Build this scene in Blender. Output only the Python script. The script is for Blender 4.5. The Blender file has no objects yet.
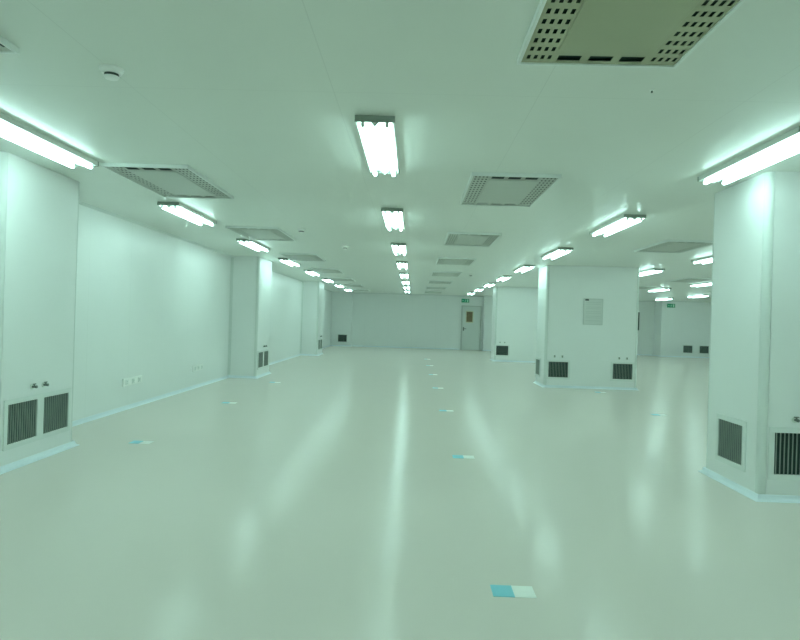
import bpy, bmesh, math, random
from mathutils import Matrix, Vector
random.seed(4)
C = bpy.context.scene.collection
sc = bpy.context.scene
CAM_H, CEIL = 1.39, 2.70
XL, XR, YB, YF = -4.06, 17.0, -6.5, 32.0
PI = math.pi

# ---------------------------------------------------------------- materials
def mat(name, col, rough=0.5, metal=0.0, spec=0.5, emis=None, strength=0.0, noise=0.0, bump=0.0, scale=3.0, joints=None, coat=0.0, rvar=0.0):
    m = bpy.data.materials.new(name); m.use_nodes = True
    nt = m.node_tree; b = nt.nodes['Principled BSDF']
    b.inputs['Base Color'].default_value = (*col, 1); b.inputs['Roughness'].default_value = rough
    b.inputs['Metallic'].default_value = metal; b.inputs['Specular IOR Level'].default_value = spec
    b.inputs['Coat Weight'].default_value = coat; b.inputs['Coat Roughness'].default_value = 0.15
    if emis:
        b.inputs['Emission Color'].default_value = (*emis, 1); b.inputs['Emission Strength'].default_value = strength
    geo = nt.nodes.new('ShaderNodeNewGeometry')
    n = nt.nodes.new('ShaderNodeTexNoise'); n.inputs['Scale'].default_value = scale; n.inputs['Detail'].default_value = 4
    nt.links.new(geo.outputs['Position'], n.inputs['Vector'])
    src = None
    if noise:
        mx = nt.nodes.new('ShaderNodeMix'); mx.data_type = 'RGBA'
        mx.inputs['A'].default_value = (*[c*(1-noise) for c in col], 1); mx.inputs['B'].default_value = (*[min(1, c*(1+noise)) for c in col], 1)
        nt.links.new(n.outputs['Fac'], mx.inputs['Factor']); src = mx.outputs['Result']
    if joints:
        # thin seams between sheet-steel panels at a fixed spacing along one or two axes
        sep = nt.nodes.new('ShaderNodeSeparateXYZ'); nt.links.new(geo.outputs['Position'], sep.inputs[0])
        acc = None
        for ax, pitch, off in joints:
            a = nt.nodes.new('ShaderNodeMath'); a.operation = 'ADD'; a.inputs[1].default_value = off + 100*pitch
            nt.links.new(sep.outputs[ax], a.inputs[0])
            q = nt.nodes.new('ShaderNodeMath'); q.operation = 'MODULO'; q.inputs[1].default_value = pitch
            nt.links.new(a.outputs[0], q.inputs[0])
            l = nt.nodes.new('ShaderNodeMath'); l.operation = 'LESS_THAN'; l.inputs[1].default_value = 0.005
            nt.links.new(q.outputs[0], l.inputs[0])
            if acc is None: acc = l.outputs[0]
            else:
                x = nt.nodes.new('ShaderNodeMath'); x.operation = 'MAXIMUM'
                nt.links.new(acc, x.inputs[0]); nt.links.new(l.outputs[0], x.inputs[1]); acc = x.outputs[0]
        mj = nt.nodes.new('ShaderNodeMix'); mj.data_type = 'RGBA'
        if src: nt.links.new(src, mj.inputs['A'])
        else: mj.inputs['A'].default_value = (*col, 1)
        mj.inputs['B'].default_value = (*[c*0.9 for c in col], 1)
        nt.links.new(acc, mj.inputs['Factor']); src = mj.outputs['Result']
    if src: nt.links.new(src, b.inputs['Base Color'])
    if rvar:
        mr = nt.nodes.new('ShaderNodeMapRange'); mr.inputs['To Min'].default_value = rough-rvar; mr.inputs['To Max'].default_value = rough+rvar
        nt.links.new(n.outputs['Fac'], mr.inputs['Value']); nt.links.new(mr.outputs[0], b.inputs['Roughness'])
    if bump:
        n2 = nt.nodes.new('ShaderNodeTexNoise'); n2.inputs['Scale'].default_value = 1.3; n2.inputs['Detail'].default_value = 3
        nt.links.new(geo.outputs['Position'], n2.inputs['Vector'])
        bp = nt.nodes.new('ShaderNodeBump'); bp.inputs['Strength'].default_value = bump; bp.inputs['Distance'].default_value = 0.02
        nt.links.new(n2.outputs['Fac'], bp.inputs['Height']); nt.links.new(bp.outputs[0], b.inputs['Normal'])
    return m
TINT = (0.632, 1.0, 0.935)
M = dict(
    wall=mat('painted_steel_panel', (.855, .885, .87), .33, bump=.05, noise=.012, joints=[('Y', 1.18, .35)]),
    wallx=mat('painted_steel_panel_across', (.855, .885, .87), .33, bump=.05, noise=.012, joints=[('X', 1.18, .05)]),
    column=mat('painted_steel_column', (.855, .885, .87), .33, bump=.06, noise=.01),
    ceiling=mat('ceiling_panel', (.74, .785, .73), .29, spec=.4, bump=.0, noise=.012, joints=[('X', 1.18, .5), ('Y', 4.8, 1.1)]),
    floor=mat('epoxy_floor', (.76, .70, .65), .18, spec=.05, bump=.05, noise=.012, scale=.8),
    cove=mat('pale_blue_cove', (.80, .88, .93), .3, noise=.01),
    post=mat('aluminium_corner_post', (.72, .77, .74), .5, noise=.01),
    seam=mat('sealant_joint', (.35, .42, .38), .5, noise=.02),
    frame=mat('white_powder_coat', (.78, .83, .80), .35, noise=.01),
    vent=mat('diffuser_sheet', (.47, .51, .46), .38, noise=.015),
    vent_old=mat('yellowed_diffuser_sheet', (.37, .40, .26), .38, noise=.04),
    dark=mat('dark_filter', (.018, .05, .038), .6, noise=.05),
    blade=mat('louvre_blade_metal', (.36, .42, .38), .4, noise=.05),
    house=mat('lamp_tray_enamel', (.80, .84, .80), .35, noise=.01),
    endcap=mat('lamp_end_metal', (.30, .36, .31), .45, noise=.02),
    socket=mat('lampholder_plastic', (.6, .66, .6), .5, noise=.02),
    tube=mat('fluorescent_tube', (.9, .9, .9), .4, emis=TINT, strength=16.9),
    brass=mat('tap_metal', (.20, .24, .21), .35, metal=.6, noise=.05),
    flange=mat('tap_flange', (.7, .76, .7), .4, noise=.02),
    plastic=mat('white_plastic', (.93, .95, .92), .4, noise=.01),
    slot=mat('dark_slot', (.03, .05, .04), .6, noise=.02),
    board=mat('grey_metal_board', (.60, .64, .61), .4, noise=.02),
    sheet=mat('printed_sheet', (.66, .70, .67), .6, noise=.02),
    ink=mat('faint_print', (.56, .61, .58), .6, noise=.02),
    green=mat('sign_green', (.0, .24, .11), .4, emis=(.0, .45, .25), strength=.12),
    signw=mat('sign_white', (.5, .75, .6), .4, emis=(.5, 1, .7), strength=.1),
    door=mat('door_leaf', (.70, .75, .72), .35, noise=.01),
    brown=mat('brown_pane', (.22, .17, .09), .35, noise=.25, scale=9),
    yellow=mat('pale_yellow_frame', (.66, .67, .50), .5, noise=.02),
    cyan=mat('cyan_film', (.22, .62, .74), .4, noise=.03),
    white=mat('white_film', (.92, .94, .90), .4, noise=.02),
)

# ---------------------------------------------------------------- helpers
def obj(name, bm, m, parent=None, loc=None, smooth=False):
    bmesh.ops.recalc_face_normals(bm, faces=bm.faces)
    me = bpy.data.meshes.new(name); bm.to_mesh(me); bm.free()
    me.materials.append(M[m])
    if smooth:
        for p in me.polygons: p.use_smooth = True
        me.set_sharp_from_angle(angle=math.radians(35))
    o = bpy.data.objects.new(name, me); C.objects.link(o)
    if parent: o.parent = parent
    if loc: o.location = loc
    return o
def box(bm, x0, x1, y0, y1, z0, z1, bev=0.0):
    r = bmesh.ops.create_cube(bm, size=1, matrix=Matrix.Translation(((x0+x1)/2, (y0+y1)/2, (z0+z1)/2)) @ Matrix.Diagonal((x1-x0, y1-y0, z1-z0, 1)))
    if bev:
        es = list({e for v in r['verts'] for e in v.link_edges})
        bmesh.ops.bevel(bm, geom=es, offset=bev, segments=2, affect='EDGES', profile=.5)
    return bm
def B(*a, **k): return box(bmesh.new(), *a, **k)
def cyl(bm, p, q, r, seg=16, r2=None, caps=True):
    p, q = Vector(p), Vector(q); d = q-p
    mt = Matrix.Translation((p+q)/2) @ d.to_track_quat('Z', 'Y').to_matrix().to_4x4()
    bmesh.ops.create_cone(bm, cap_ends=caps, segments=seg, radius1=r, radius2=r if r2 is None else r2, depth=d.length, matrix=mt)
    return bm
def prism(bm, pts, z0, z1):
    lo = [bm.verts.new((x, y, z0)) for x, y in pts]; hi = [bm.verts.new((x, y, z1)) for x, y in pts]
    n = len(pts)
    for i in range(n): bm.faces.new((lo[i], lo[(i+1) % n], hi[(i+1) % n], hi[i]))
    bm.faces.new(lo[::-1]); bm.faces.new(hi)
    return bm
def sweep(bm, path, prof, closed=False):
    """prof: (out, z) pairs swept along an XY path with mitred corners; 'out' points to the right of travel"""
    n = len(path); rings = []
    for i in range(n):
        p = Vector(path[i])
        a = Vector(path[(i-1) % n]) if (closed or i > 0) else None
        b = Vector(path[(i+1) % n]) if (closed or i < n-1) else None
        d1 = (p-a).normalized() if a is not None else (b-p).normalized()
        d2 = (b-p).normalized() if b is not None else d1
        n1 = Vector((d1.y, -d1.x)); n2 = Vector((d2.y, -d2.x))
        m = (n1+n2).normalized(); m /= max(.3, m.dot(n1))
        rings.append([bm.verts.new((p.x+m.x*o, p.y+m.y*o, z)) for o, z in prof])
    k = len(prof)
    for i in range(n if closed else n-1):
        r, s = rings[i], rings[(i+1) % n]
        for j in range(k): bm.faces.new((r[j], r[(j+1) % k], s[(j+1) % k], s[j]))
    if not closed:
        bm.faces.new(rings[0]); bm.faces.new(rings[-1][::-1])
    return bm
def struct(name, bm, m): o = obj(name, bm, m); o['kind'] = 'structure'; return o
def thing(name, label, cat, loc=(0, 0, 0), rz=0, group=None):
    o = bpy.data.objects.new(name, None); C.objects.link(o); o.location = loc; o.rotation_euler = (0, 0, rz)
    o.empty_display_size = .1
    return tag(o, label, cat, group)
def tag(o, label, cat, group=None):
    o['label'] = label; o['category'] = cat
    if group: o['group'] = group
    return o
def dup(root, loc, rz, label, group=None):
    r = root.copy(); C.objects.link(r); r.location = loc; r.rotation_euler = (0, 0, rz); r['label'] = label
    if group: r['group'] = group
    for ch in list(root.children):
        c = ch.copy(); C.objects.link(c); c.parent = r
        for g in list(ch.children):
            d = g.copy(); C.objects.link(d); d.parent = c
    return r
COVE = [(0, 0), (.040, 0), (.038, .005), (.023, .012), (.012, .026), (.007, .047), (0, .052)]
SHADOW_TRIM = [(0, CEIL), (.03, CEIL), (.028, CEIL-.006), (.006, CEIL-.03), (0, CEIL-.032)]  # slim darker strip modelled for the thin shadow line at the wall top

# ---------------------------------------------------------------- room shell
struct('floor', B(XL-.2, XR+.2, YB-.2, YF+.4, -.15, 0), 'floor')
struct('ceiling', B(XL-.2, XR+.2, YB-.2, YF+.4, CEIL, CEIL+.15), 'ceiling')
struct('wall_left', B(XL-.15, XL, YB, YF+.2, 0, CEIL), 'wall')
struct('wall_right', B(XR, XR+.15, YB, YF+.2, 0, CEIL), 'wall')
struct('wall_back', B(XL, XR, YB-.15, YB, 0, CEIL), 'wallx')
struct('wall_far', B(XL, XR, YF, YF+.15, 0, CEIL), 'wallx')
struct('wall_far_right', B(11.97, XR, YF-.9, YF, 0, CEIL), 'wallx')
struct('wall_far_middle', B(3.50, 5.6, YF-.4, YF, 0, CEIL), 'wallx')

# columns: (x0, x1, y0, y1)
LC = [(XL, -3.44, 5.25, 6.50), (XL, -3.44, 14.10, 15.45), (XL, -3.44, 23.15, 24.5)]
RC = [(2.87, 4.92, 5.30, 6.28), (2.93, 4.97, 14.2, 15.2), (2.97, 5.0, 23.15, 24.15)]
R = .06
def column(x0, x1, y0, y1, label, corners):
    cx, cy = (x0+x1)/2, (y0+y1)/2
    t = thing('column', label, 'column', (cx, cy, 0), 0, 'panel clad columns')
    X0, X1, Y0, Y1 = x0-cx, x1-cx, y0-cy, y1-cy
    g = .004
    pts = []
    order = [(X0, Y0, 1, 1), (X1, Y0, -1, 1), (X1, Y1, -1, -1), (X0, Y1, 1, -1)]
    for i, (x, y, sx, sy) in enumerate(order):
        if i in corners:
            a = (x, y+sy*R); b = (x+sx*R, y+sy*R); c = (x+sx*R, y)
            pts += [a, b, c] if i in (0, 2) else [c, b, a]
        else: pts.append((x, y))
    zt = CEIL-.001
    obj('cladding', prism(bmesh.new(), pts, .001, zt), 'column', t)
    for i in corners:
        x, y, sx, sy = order[i]
        ax, ay = x+sx*R, y+sy*R
        r = R-g
        arc = [(ax-sx*R*.0-sx*g, ay-sy*g)]
        arc = [(ax-sx*g, ay-sy*g)] + [(ax-sx*g-sx*(r-.0)*math.cos(a), ay-sy*g-sy*r*math.sin(a)) for a in [k*PI/2/10 for k in range(11)]]
        obj('corner_post', prism(bmesh.new(), arc, .002, zt-.001), 'post', t, smooth=True)
    left = x0 <= XL+.01
    if left:
        path = [(X0, Y0), (X1, Y0), (X1, Y1), (X0, Y1)]; closed = False
        # small concave posts in the inner corners with the wall
        s = .05
        for y, sg in ((Y0, -1), (Y1, 1)):
            arc = [(X0, y)] + [(X0+s*(1-math.cos(a)) if True else 0, y+sg*s*(1-math.sin(a))) for a in [k*PI/2/6 for k in range(7)]]
            obj('inner_corner_post', prism(bmesh.new(), arc, .065, zt-.034), 'post', t, smooth=True)
    else:
        path = [(X0, Y0), (X1, Y0), (X1, Y1), (X0, Y1)]; closed = True
    obj('base_cove', sweep(bmesh.new(), path, COVE, closed), 'cove', t, smooth=True)
    return t
clab = ['nearest white clad column on the left wall, at the photo edge',
        'second white clad column standing out from the left wall',
        'third and farther white column on the left wall before the far end']
for c, l in zip(LC, clab): column(*c, l, (1, 2))
rlab = ['large near white column at the right edge of the photo under the brightest light',
        'wide free-standing white column right of centre carrying the grey notice board',
        'distant wide white column partly behind the column with the notice board']
for c, l in zip(RC, rlab): column(*c, l, (0, 1, 2, 3))
# pilaster in the far left corner
t = thing('pilaster', 'shallow white pilaster in the far left corner with one dark grille', 'column', (-3.68, YF-.15, 0))
obj('cladding', B(-.375, .63, -.15, .149, .001, CEIL-.001), 'column', t)
obj('base_cove', sweep(bmesh.new(), [(-.37, -.15), (.63, -.15), (.63, .148)], [(o*.7, z) for o, z in COVE]), 'cove', t)

# base coves and ceiling-line shadow strips along the walls
def wseg(name, path, prof, m): 
    o = struct(name, sweep(bmesh.new(), path, prof), m); return o
ys = [YB, 5.25, 6.5, 14.10, 15.45, 23.15, 24.5, YF-.3]
k = 1
for a, b in zip(ys[0::2], ys[1::2]):
    wseg('baseboard_left', [(XL, b-.065), (XL, a+.065)][::-1], COVE, 'cove')
    wseg('shadow_trim_%d' % k, [(XL, a+.035), (XL, b-.035)], SHADOW_TRIM, 'post'); k += 1
wseg('baseboard_far', [(-3.0, YF), (2.36, YF)], COVE, 'cove')
wseg('baseboard_far', [(5.66, YF), (11.92, YF)], COVE, 'cove')
wseg('baseboard_far_right', [(11.97, YF-.01), (11.97, YF-.9), (XR, YF-.9)], COVE, 'cove')
wseg('baseboard_far_middle', [(3.50, YF-.01), (3.50, YF-.4), (5.6, YF-.4), (5.6, YF-.01)], COVE, 'cove')
wseg('baseboard_right', [(XR, YF-.6), (XR, YB+.1)], COVE, 'cove')
wseg('shadow_trim_%d' % k, [(-3.0, YF), (3.46, YF)], SHADOW_TRIM, 'post'); k += 1
wseg('shadow_trim_%d' % k, [(5.64, YF), (11.93, YF)], SHADOW_TRIM, 'post'); k += 1
wseg('shadow_trim_%d' % k, [(11.97, YF-.01), (11.97, YF-.9), (XR, YF-.9)], SHADOW_TRIM, 'post'); k += 1

# door on the far wall
d = struct('door_1', B(2.47, 3.33, YF-.035, YF-.002, .01, 2.14, bev=.004), 'door')
fb = bmesh.new(); box(fb, 2.40, 2.46, YF-.06, YF-.001, 0, 2.21); box(fb, 3.34, 3.40, YF-.06, YF-.001, 0, 2.21); box(fb, 2.46, 3.34, YF-.06, YF-.001, 2.15, 2.21)
obj('door_frame', fb, 'board', d)
wf = bmesh.new(); box(wf, 2.62, 3.0, YF-.05, YF-.036, 1.36, 1.40); box(wf, 2.62, 3.0, YF-.05, YF-.036, 1.90, 1.94)
box(wf, 2.62, 2.66, YF-.05, YF-.036, 1.40, 1.90); box(wf, 2.96, 3.0, YF-.05, YF-.036, 1.40, 1.90)
w = obj('door_window', wf, 'yellow', d)
obj('pane', B(2.66, 2.96, YF-.046, YF-.036, 1.40, 1.90), 'brown', w)
hb = bmesh.new(); cyl(hb, (2.53, YF-.035, 1.05), (2.53, YF-.085, 1.05), .014); box(hb, 2.515, 2.66, YF-.10, YF-.08, 1.035, 1.065, .004); box(hb, 2.50, 2.56, YF-.045, YF-.034, .95, 1.13, .004)
obj('door_handle', hb, 'brass', d)

# ---------------------------------------------------------------- ceiling lights
def make_light():
    """twin tube batten, origin at the near end on the ceiling, runs along +Y"""
    L, W = 1.46, .25
    t = thing('ceiling_light', '', 'ceiling light', group='twin tube fluorescent ceiling lights')
    b = bmesh.new()
    # tray with lifted edges and a centre ridge
    sec = [(-W/2, 0), (-W/2, -.038), (-W/2+.008, -.040), (-W/2+.020, -.018), (-.038, -.018), (0, -.055), (.038, -.018), (W/2-.020, -.018), (W/2-.008, -.040), (W/2, -.038), (W/2, 0)]
    v0 = [b.verts.new((x, .012, z)) for x, z in sec]; v1 = [b.verts.new((x, L-.012, z)) for x, z in sec]
    n = len(sec)
    for i in range(n): b.faces.new((v0[i], v0[(i+1) % n], v1[(i+1) % n], v1[i]))
    b.faces.new(v0); b.faces.new(v1[::-1])
    obj('tray', b, 'house', t)
    for y in (0, L-.012):
        obj('end_cap', B(-W/2-.004, W/2+.004, y, y+.012, -.041, -.0005), 'endcap', t)
    for s in (-1, 1):
        tb = bmesh.new(); cyl(tb, (s*.079, .045, -.056), (s*.079, L-.045, -.056), .017, 14)
        u = obj('tube', tb, 'tube', t, smooth=True)
        for y0, y1 in ((.022, .045), (L-.045, L-.022)):
            h = bmesh.new(); cyl(h, (s*.079, y0, -.056), (s*.079, y1, -.056), .013, 12); box(h, s*.079-.011, s*.079+.011, y0, y0+.014, -.066, -.018, .003)
            obj('lampholder', h, 'socket', t, smooth=True)
    wd = bmesh.new()
    pts = [(-.034, -.030), (0, -.066), (.034, -.030)]
    a = [wd.verts.new((x, .0125, z)) for x, z in pts]; c = [wd.verts.new((x, .03, z)) for x, z in pts]
    for i in range(3): wd.faces.new((a[i], a[(i+1) % 3], c[(i+1) % 3], c[i]))
    wd.faces.new(a); wd.faces.new(c[::-1])
    obj('ridge_end', wd, 'endcap', t)
    return t
proto = make_light()
rowx = [(-2.93, 'row along the left wall'), (-.285, 'centre row'), (2.545, 'row just left of the right-hand columns'),
        (5.36, 'second row beyond the right-hand columns'), (8.25, 'third row into the right-hand hall'), (11.3, 'rightmost row of the hall'), (14.1, 'hidden row added to light the far right')]  # last row is added out of sight to brighten the far right wall
rowx[3] = (5.40, 'first row beyond the right-hand columns'); rowx[4] = (8.25, 'second row beyond the right-hand columns'); rowx[5] = (11.05, 'third row beyond the right-hand columns')
ordn = ['nearest', 'second', 'third', 'fourth', 'fifth', 'sixth', 'seventh', 'farthest']
special = {(0, 0): 'bright twin-tube ceiling light cut by the left photo edge above the nearest left column',
           (1, 0): 'nearest twin-tube light of the centre ceiling row, seen almost end-on',
           (2, 0): 'large bright twin-tube ceiling light cut by the right photo edge beside the near right column',
           (3, 2): 'twin-tube ceiling light half hidden by the near right column, close to its top',
           (3, 3): 'twin-tube ceiling light just right of the notice-board column top',
           (4, 4): 'twin-tube ceiling light second down beside the near right column in the right-hand hall',
           (4, 5): 'small far ceiling light above the right-hand exit sign, left of the hall',
           (5, 6): 'small far ceiling light left of the near right column above the paired far grilles',
           (5, 7): 'farthest small ceiling light, almost over the right-hand exit sign'}
first = True
def visible_light(r, n):
    if r < 3: return True
    return (r, n) in special
for r, (x, rn) in enumerate(rowx):
    for n in range(-2, 8):
        y = 4.11 + 3.38*n
        if n < 0: lab = 'twin-tube ceiling light in the %s, %s behind the view' % (rn, 'first' if n == -1 else 'second')
        else: lab = special.get((r, n), 'twin-tube ceiling light, %s from the camera in the %s' % (ordn[n], rn))
        if first: proto.location = (x, y, CEIL-.0005); proto['label'] = lab; first = False
        else: dup(proto, (x, y, CEIL-.0005), 0, lab)

# ---------------------------------------------------------------- supply air diffusers
def make_diffuser():
    W, D = .78, 1.44
    t = thing('ceiling_diffuser', '', 'ceiling vent', group='rectangular perforated ceiling diffusers')
    x0, x1, y0, y1 = -W/2, W/2, 0, D
    f = bmesh.new(); e = .016
    box(f, x0, x1, y0, y0+e, -.030, 0); box(f, x0, x1, y1-e, y1, -.030, 0); box(f, x0, x0+e, y0+e, y1-e, -.030, 0); box(f, x1-e, x1, y0+e, y1-e, -.030, 0)
    obj('rim', f, 'frame', t)
    obj('filter_backing', B(x0+e, x1-e, y0+e, y1-e, -.006, -.001), 'dark', t)
    # perforated border sheet: a grid with the hole cells left out
    b = bmesh.new(); z = -.022
    bx, by = .150, .16
    xs = [x0+e]; hx = set()
    def cols(a, bb, k, frac):
        p = (bb-a)/k; out = []
        for i in range(k): out += [(a+p*(i+.5-frac/2), a+p*(i+.5+frac/2))]
        return out
    def sheet(xa, xb, ya, yb, holes_x, holes_y):
        gx = [xa]+[v for h in holes_x for v in h]+[xb]; gy = [ya]+[v for h in holes_y for v in h]+[yb]
        vv = [[b.verts.new((gx_, gy_, z)) for gy_ in gy] for gx_ in gx]
        for i in range(len(gx)-1):
            for j in range(len(gy)-1):
                if i % 2 == 1 and j % 2 == 1: continue
                b.faces.new((vv[i][j], vv[i+1][j], vv[i+1][j+1], vv[i][j+1]))
    xa, xb, ya, yb = x0+e, x1-e, y0+e, y1-e
    for a, c in ((xa, xa+bx), (xb-bx, xb)):
        sheet(a, c, ya, yb, cols(a+.012, c-.004, 4, .5), cols(ya+.02, yb-.02, 15, .5))
    sheet(xa+bx, xb-bx, ya, ya+by, cols(xa+bx, xb-bx, 3, .74), [(ya+.02, ya+.125)])
    sheet(xa+bx, xb-bx, yb-by, yb, cols(xa+bx, xb-bx, 3, .74), [(yb-.09, yb-.03)])
    bmesh.ops.remove_doubles(b, verts=b.verts, dist=1e-5)
    r = bmesh.ops.extrude_face_region(b, geom=list(b.faces))
    bmesh.ops.translate(b, verts=[v for v in r['geom'] if isinstance(v, bmesh.types.BMVert)], vec=(0, 0, .002))
    obj('perforated_sheet', b, 'vent', t)
    obj('centre_plate', B(xa+bx+.001, xb-bx-.001, ya+by+.001, yb-by-.001, -.026, -.012, bev=.003), 'vent', t)
    return t
dproto = make_diffuser(); first = True
dcol = [(-2.41, 'left'), (.865, 'centre'), (4.12, 'right'), (7.40, 'hall'), (10.4, 'outer')]
dlab = {
 'left': ['near perforated ceiling diffuser cut by the upper left photo edge', 'large perforated ceiling diffuser beside the nearest full left-row light', 'second perforated ceiling diffuser of the left row, by the second column',
          'third ceiling diffuser of the left row, thin slanted grey panel', 'fourth ceiling diffuser of the left row beyond the second column', 'fifth ceiling diffuser of the left row', 'sixth and very distant ceiling diffuser of the left row', 'last ceiling diffuser of the left row by the far wall'],
 'centre': ['yellowish perforated ceiling diffuser at the top edge of the photo', 'perforated ceiling diffuser right of the centre lights with three dark slots', 'darker grey ceiling diffuser, second after the three-slot one in the centre-right row',
            'third small dark ceiling diffuser right of the centre lights', 'fourth small dark ceiling diffuser right of the centre lights', 'fifth tiny ceiling diffuser right of the centre lights', 'sixth tiny ceiling diffuser right of the centre lights', 'last ceiling diffuser right of centre by the far wall'],
}
for (x, key) in dcol:
    for n in range(0, 8):
        y = 7.04 + 3.76*(n-1) - 1.44 - (.10 if n == 0 else 0)
        if key == 'right' and n not in (1,): continue
        if key == 'hall' and n not in (4, 5): continue
        if key == 'outer' and n not in (5,): continue
        yy = y
        if key == 'right': lab = 'ceiling diffuser between the notice-board column and the near right column'
        elif key == 'hall': lab = 'thin far ceiling diffuser over the right-hand hall, ' + ('above' if n == 4 else 'below') + ' the lights beside the notice-board column'; yy = y-.3
        elif key == 'outer': lab = 'tiny far ceiling diffuser touching the near right column, over the right-hand hall'
        else: lab = dlab[key][n]
        if key == 'right': yy = 9.55
        if first: dproto.location = (x, yy, CEIL-.0005); dproto['label'] = lab; first = False
        else:
            nd = dup(dproto, (x, yy, CEIL-.0005), 0, lab)
            if key == 'centre' and n == 0:      # this one has yellowed
                for ch in nd.children:
                    if ch.name.startswith(('centre_plate', 'perforated_sheet')):
                        ch.material_slots[0].link = 'OBJECT'; ch.material_slots[0].material = M['vent_old']

# ---------------------------------------------------------------- return air grilles (face -Y, origin at lower left of the opening)
GW, GH = .43, .34
def make_grille(n_open):
    t = thing('air_grille', '', 'air grille', group='white framed low level return air grilles')
    g = .10; tot = n_open*GW+(n_open-1)*g; f = .045
    fb = bmesh.new(); x0, x1, z0, z1 = -f, tot+f, -f, GH+f
    d0, d1 = -.016, -.001
    box(fb, x0, x1, d0, d1, z1-f, z1, .003); box(fb, x0, x1, d0, d1, z0, 0, .003)
    box(fb, x0, 0, d0, d1, -.001, GH+.001); box(fb, tot, x1, d0, d1, -.001, GH+.001)
    if n_open == 2: box(fb, GW, GW+g, d0, d1, -.001, GH+.001)
    obj('frame', fb, 'frame', t)
    for k in range(n_open):
        ox = k*(GW+g)
        obj('filter', B(ox+.001, ox+GW-.001, -.004, -.001, .001, GH-.001), 'dark', t)
        bb = bmesh.new(); nb = 13
        for i in range(nb):
            x = ox+GW*(i+.5)/nb
            vs = box(bb, x-.0022, x+.0022, -.0155, -.004, .0005, GH-.0005)
        obj('louvre_blades', bb, 'blade', t)
    return t
single = make_grille(1); double = make_grille(2)
def place(proto, used, loc, rz, lab):
    if not used:
        proto.location = loc; proto.rotation_euler = (0, 0, rz); proto['label'] = lab; used.append(1); return proto
    return dup(proto, loc, rz, lab)
us, ud = [], []
G0 = .232
# doubles on the left columns face +X: rz = +90deg (local x -> +Y, local -Y -> +X)
for (x0, x1, y0, y1), lab in zip(LC, ['double return air grille low on the nearest left column', 'small double return air grille low on the second left column', 'double air grille low on the third, distant left column']):
    place(double, ud, (x1, y0+.135, G0-.008), PI/2, lab)
# right columns, front faces
E, F, G = RC
place(single, us, (E[0]+.11, E[2], G0-.01), 0, 'black-barred air grille at the right photo edge on the near column front')
place(single, us, (F[0]+.09, F[2], G0), 0, 'dark square air grille at lower left of the notice-board column')
place(single, us, (F[1]-.54, F[2], G0), 0, 'dark square air grille at lower right of the notice-board column')
place(single, us, (G[0]+.06, G[2], G0), 0, 'dark air grille on the distant column behind the notice-board column')
place(single, us, (-3.69, YF-.30, G0), 0, 'small black air grille on the pilaster in the far left corner')
place(single, us, (13.05, YF-.90, G0), 0, 'left one of two dark air grilles on the far right wall')
place(single, us, (13.83, YF-.90, G0), 0, 'right one of two dark air grilles on the far right wall')
# left faces of the right columns face -X: rz = -90deg (local x -> -Y)
place(single, us, (E[0], 5.985, G0-.005), -PI/2, 'air grille on the left side face of the near right column')
place(single, us, (F[0], F[2]+.90, G0), -PI/2, 'narrow-looking air grille on the left side face of the notice-board column')

# ---------------------------------------------------------------- service taps above the grilles
def make_tap():
    t = thing('service_tap', '', 'tap', group='small service taps above the grilles')
    b = bmesh.new(); cyl(b, (0, 0, 0), (0, -.008, 0), .032, 20); obj('flange', b, 'flange', t, smooth=True)
    b = bmesh.new(); cyl(b, (0, -.008, 0), (0, -.05, 0), .013, 14); cyl(b, (0, -.032, .0), (0, -.032, .03), .009, 12); cyl(b, (0, -.05, 0), (0, -.062, 0), .017, 14); obj('valve_body', b, 'brass', t, smooth=True)
    b = bmesh.new(); box(b, -.026, .026, -.040, -.024, .026, .038, .004); obj('lever', b, 'brass', t)
    return t
tp = make_tap(); tp.scale = (.78, .78, .78); ut = []
def taps(x, y, rz, where, two=True, z=.685):
    for i, s in enumerate((-1, 1)):
        if not two and s == 1: continue
        if not two: loc = (x, y, z)
        elif rz == 0: loc = (x+s*.085, y, z)
        else: loc = (x, y+s*.09*(1 if rz > 0 else -1), z)
        lab = ('left' if s < 0 else 'right')+' one of two small metal taps above '+where if two else 'small metal tap above '+where
        place(tp, ut, loc, rz, lab)
taps(LC[0][1], 5.83, PI/2, 'the double grille of the nearest left column')
taps(LC[1][1], LC[1][2]+.72, PI/2, 'the double grille of the second left column')
taps(LC[2][1], LC[2][2]+.72, PI/2, 'the double grille of the third left column')
taps(E[0]+.275, E[2], 0, 'the grille at the right photo edge', two=False, z=.67)
taps(F[0]+.30, F[2], 0, 'the left grille of the notice-board column')
taps(F[1]-.325, F[2], 0, 'the right grille of the notice-board column')
taps(G[0]+.27, G[2], 0, 'the grille of the distant column behind')

# ---------------------------------------------------------------- ceiling detectors
def make_detector(name, r, label):
    t = thing(name, label, 'smoke detector')
    b = bmesh.new(); cyl(b, (0, 0, -.012), (0, 0, 0), r, 32); obj('base', b, 'plastic', t, smooth=True)
    b = bmesh.new(); cyl(b, (0, 0, -.030), (0, 0, -.012), r*.80, 32, r*.92); cyl(b, (0, 0, -.056), (0, 0, -.044), r*.52, 32, r*.66)
    obj('housing', b, 'plastic', t, smooth=True)
    b = bmesh.new(); cyl(b, (0, 0, -.044), (0, 0, -.030), r*.60, 32)
    obj('sensing_slot', b, 'slot', t, smooth=True)
    return t
a = make_detector('smoke_detector', .062, 'white round smoke detector on the ceiling near the top left corner'); a.location = (-1.665, 3.42, CEIL-.0005)
dup(a, (-1.70, 9.5, CEIL-.0005), 0, 'small smoke detector on the ceiling right of the second left diffuser')
dup(a, (-1.27, 11.6, CEIL-.0005), 0, 'small faint smoke detector on the ceiling between left and centre lights')
dup(a, (1.55, 17.6, CEIL-.0005), 0, 'tiny distant smoke detector on the ceiling right of the small dark diffusers')
for o in [o for o in bpy.data.objects if o.name.startswith('smoke_detector')]: o['group'] = 'round ceiling smoke detectors'
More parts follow.
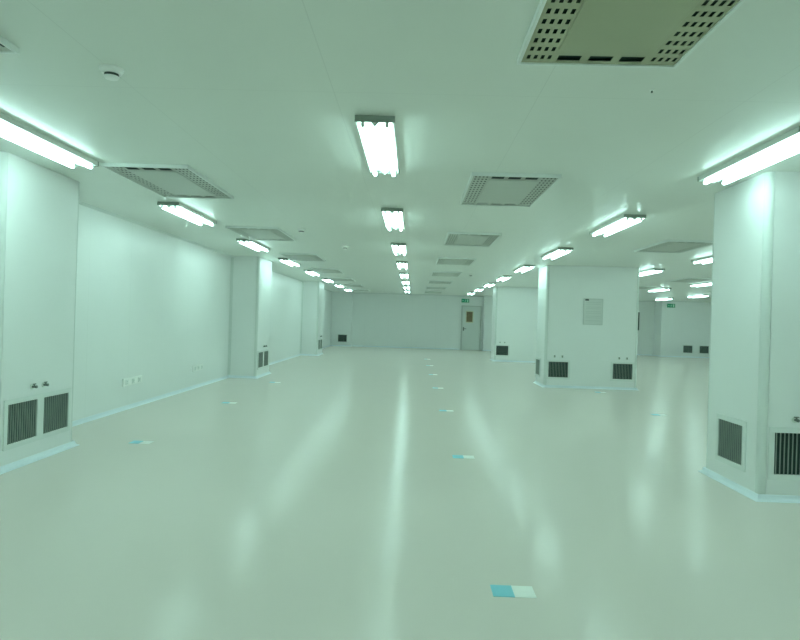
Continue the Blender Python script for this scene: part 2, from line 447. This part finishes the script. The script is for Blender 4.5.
# ceiling sprinkler stub
t = thing('ceiling_sensor', 'tiny dark sensor stub on the bare ceiling below the yellowish diffuser', 'sensor', (1.28, 3.56, CEIL-.0005))
b = bmesh.new(); cyl(b, (0, 0, -.004), (0, 0, 0), .012, 16); obj('collar', b, 'plastic', t)
b = bmesh.new(); cyl(b, (0, 0, -.014), (0, 0, -.004), .005, 12); obj('stub', b, 'slot', t)

# ---------------------------------------------------------------- exit signs (running figure and arrow, no letters legible)
def make_exit():
    t = thing('exit_sign', '', 'exit sign', group='green running-figure exit signs')
    obj('sign_box', B(-.19, .19, -.03, -.001, -.09, .09, bev=.004), 'green', t)
    b = bmesh.new()
    def q(pts, y0=-.0325, y1=-.0305):
        a = [b.verts.new((x, y0, z)) for x, z in pts]; c = [b.verts.new((x, y1, z)) for x, z in pts]
        n = len(pts)
        for i in range(n): b.faces.new((a[i], a[(i+1) % n], c[(i+1) % n], c[i]))
        b.faces.new(a); b.faces.new(c[::-1])
    cyl(b, (.015, -.0325, .052), (.015, -.0305, .052), .014, 14)
    q([(-.005, .036), (.022, .034), (.012, -.012), (-.016, -.006)])
    q([(-.002, .036), (-.045, .016), (-.040, .006), (-.004, .022)])
    q([(.018, .034), (.048, .010), (.040, .002), (.014, .018)])
    q([(-.014, -.006), (.000, -.012), (-.030, -.045), (-.062, -.050), (-.060, -.038), (-.036, -.034)])
    q([(.012, -.008), (.000, -.012), (.014, -.040), (.010, -.072), (.024, -.072), (.028, -.036)])
    q([(-.160, .0), (-.120, .035), (-.120, .012), (-.078, .012), (-.078, -.012), (-.120, -.012), (-.120, -.035)])
    q([(.085, .070), (.150, .070), (.150, -.072), (.085, -.072)])
    obj('pictogram', b, 'signw', t)
    return t
ex = make_exit(); ex.location = (2.58, YF, 2.45); ex['label'] = 'green exit sign on the far wall above the door'
dup(ex, (12.40, YF-.9, 2.47), 0, 'green exit sign high on the far right wall')

# ---------------------------------------------------------------- notice board etc. on the second right column
t = thing('notice_board', 'grey rectangular notice board on the wide column right of centre', 'notice board', (3.96, F[2], 1.70))
w2, h2 = .215, .29
obj('backing_plate', B(-w2, w2, -.018, -.001, -h2, h2, bev=.003), 'board', t)
obj('printed_sheet', B(-w2+.02, w2-.02, -.021, -.0185, -h2+.02, h2-.02), 'sheet', t)
b = bmesh.new()
for z in (.20, .165, .10, .065, 0, -.035, -.10, -.135, -.20): box(b, -w2+.05, w2-.05, -.0225, -.0211, z-.005, z+.005)
obj('ruled_lines', b, 'ink', t)
obj('dark_tag', B(-.18, -.10, -.024, -.0211, h2-.05, h2-.015), 'slot', t)
t = thing('wall_box', 'thin dark box on the right side face of the notice-board column', 'wall box', (F[1], F[2]+.16, 1.52))
obj('box_body', B(.001, .035, -.10, .10, -.20, .20, bev=.004), 'slot', t)
obj('top_bracket', B(.001, .04, -.11, .11, .203, .225, bev=.003), 'plastic', t)

# ---------------------------------------------------------------- sockets on the left wall
def socket(y, z, w, lab):
    t = thing('socket_strip', lab, 'socket', (XL, y, z), 0, 'white socket strips on the left wall')
    obj('faceplate', B(.001, .022, -w/2, w/2, -.055, .055, bev=.005), 'plastic', t)
    n = 3
    for i in range(n):
        y0 = -w/2+w*(i+.5)/n
        s = obj('outlet', B(.0222, .030, y0-.04, y0+.04, -.035, .035, bev=.003), 'frame', t)
        bm_ = bmesh.new()
        for dy, dz in ((-.012, .01), (.012, .01), (0, -.014)): box(bm_, .0302, .031, y0+dy-.002, y0+dy+.002, dz-.006, dz+.006)
        obj('pin_holes', bm_, 'slot', s)
socket(9.22, .39, .62, 'white socket strip on the left wall, nearer of the two')
socket(12.05, .37, .55, 'white socket strip on the left wall, farther one close to the second column')

# ---------------------------------------------------------------- floor stickers
def make_marker():
    t = thing('floor_marker', '', 'floor sticker', group='two-tone cyan and white floor stickers')
    obj('cyan_half', B(-.11, 0, -.07, .07, .0005, .003), 'cyan', t)
    obj('white_half', B(.0005, .11, -.07, .07, .0005, .003), 'white', t)
    return t
mk = make_marker(); um = []
names = {0: 'left', 1: 'centre', 2: 'right'}
cl = ['cyan and white floor sticker at the bottom of the photo', 'cyan and white floor sticker in the middle of the open floor', 'floor sticker second beyond the bright one in the centre line', 'floor sticker third beyond the bright one in the centre line',
      'tiny floor sticker fourth in the centre line', 'tiny floor sticker fifth in the centre line', 'tiny floor sticker sixth in the centre line']
for n, y in enumerate([3.33, 6.60, 9.97, 13.3, 16.6, 19.9, 23.2]): place(mk, um, (.56, y, 0), 0, cl[n])
for n, y in enumerate([6.78, 10.05, 13.4]):
    place(mk, um, (-2.86, y, 0), 0, ['cyan and white floor sticker near the nearest left column', 'pale floor sticker second along the left wall', 'pale floor sticker beside the second left column'][n])
place(mk, um, (3.97, 10.3, 0), 0, 'pale floor sticker between the notice-board column and the near right column')
place(mk, um, (3.97, 13.5, 0), 0, 'pale floor sticker at the foot of the notice-board column')

# ---------------------------------------------------------------- world, camera, view
w = bpy.data.worlds.new('world'); sc.world = w; w.use_nodes = True
w.node_tree.nodes['Background'].inputs[0].default_value = (.0, .0, .0, 1)
cam = bpy.data.cameras.new('camera'); co = bpy.data.objects.new('camera', cam); C.objects.link(co)
cam.sensor_width = 36; cam.lens = 640/800*36; cam.clip_start = .05; cam.clip_end = 200
yaw = math.atan(13/640); roll = .030
co.matrix_world = Matrix.Translation((0, 0, CAM_H)) @ Matrix.Rotation(yaw, 4, 'Z') @ Matrix.Rotation(PI/2, 4, 'X') @ Matrix.Rotation(roll, 4, 'Z')
sc.camera = co
sc.cycles.max_bounces = 12; sc.cycles.diffuse_bounces = 7; sc.cycles.glossy_bounces = 4
vs = sc.view_settings; vs.view_transform = 'Standard'; vs.look = 'None'; vs.gamma = 1; vs.use_curve_mapping = False; vs.exposure = 0.0
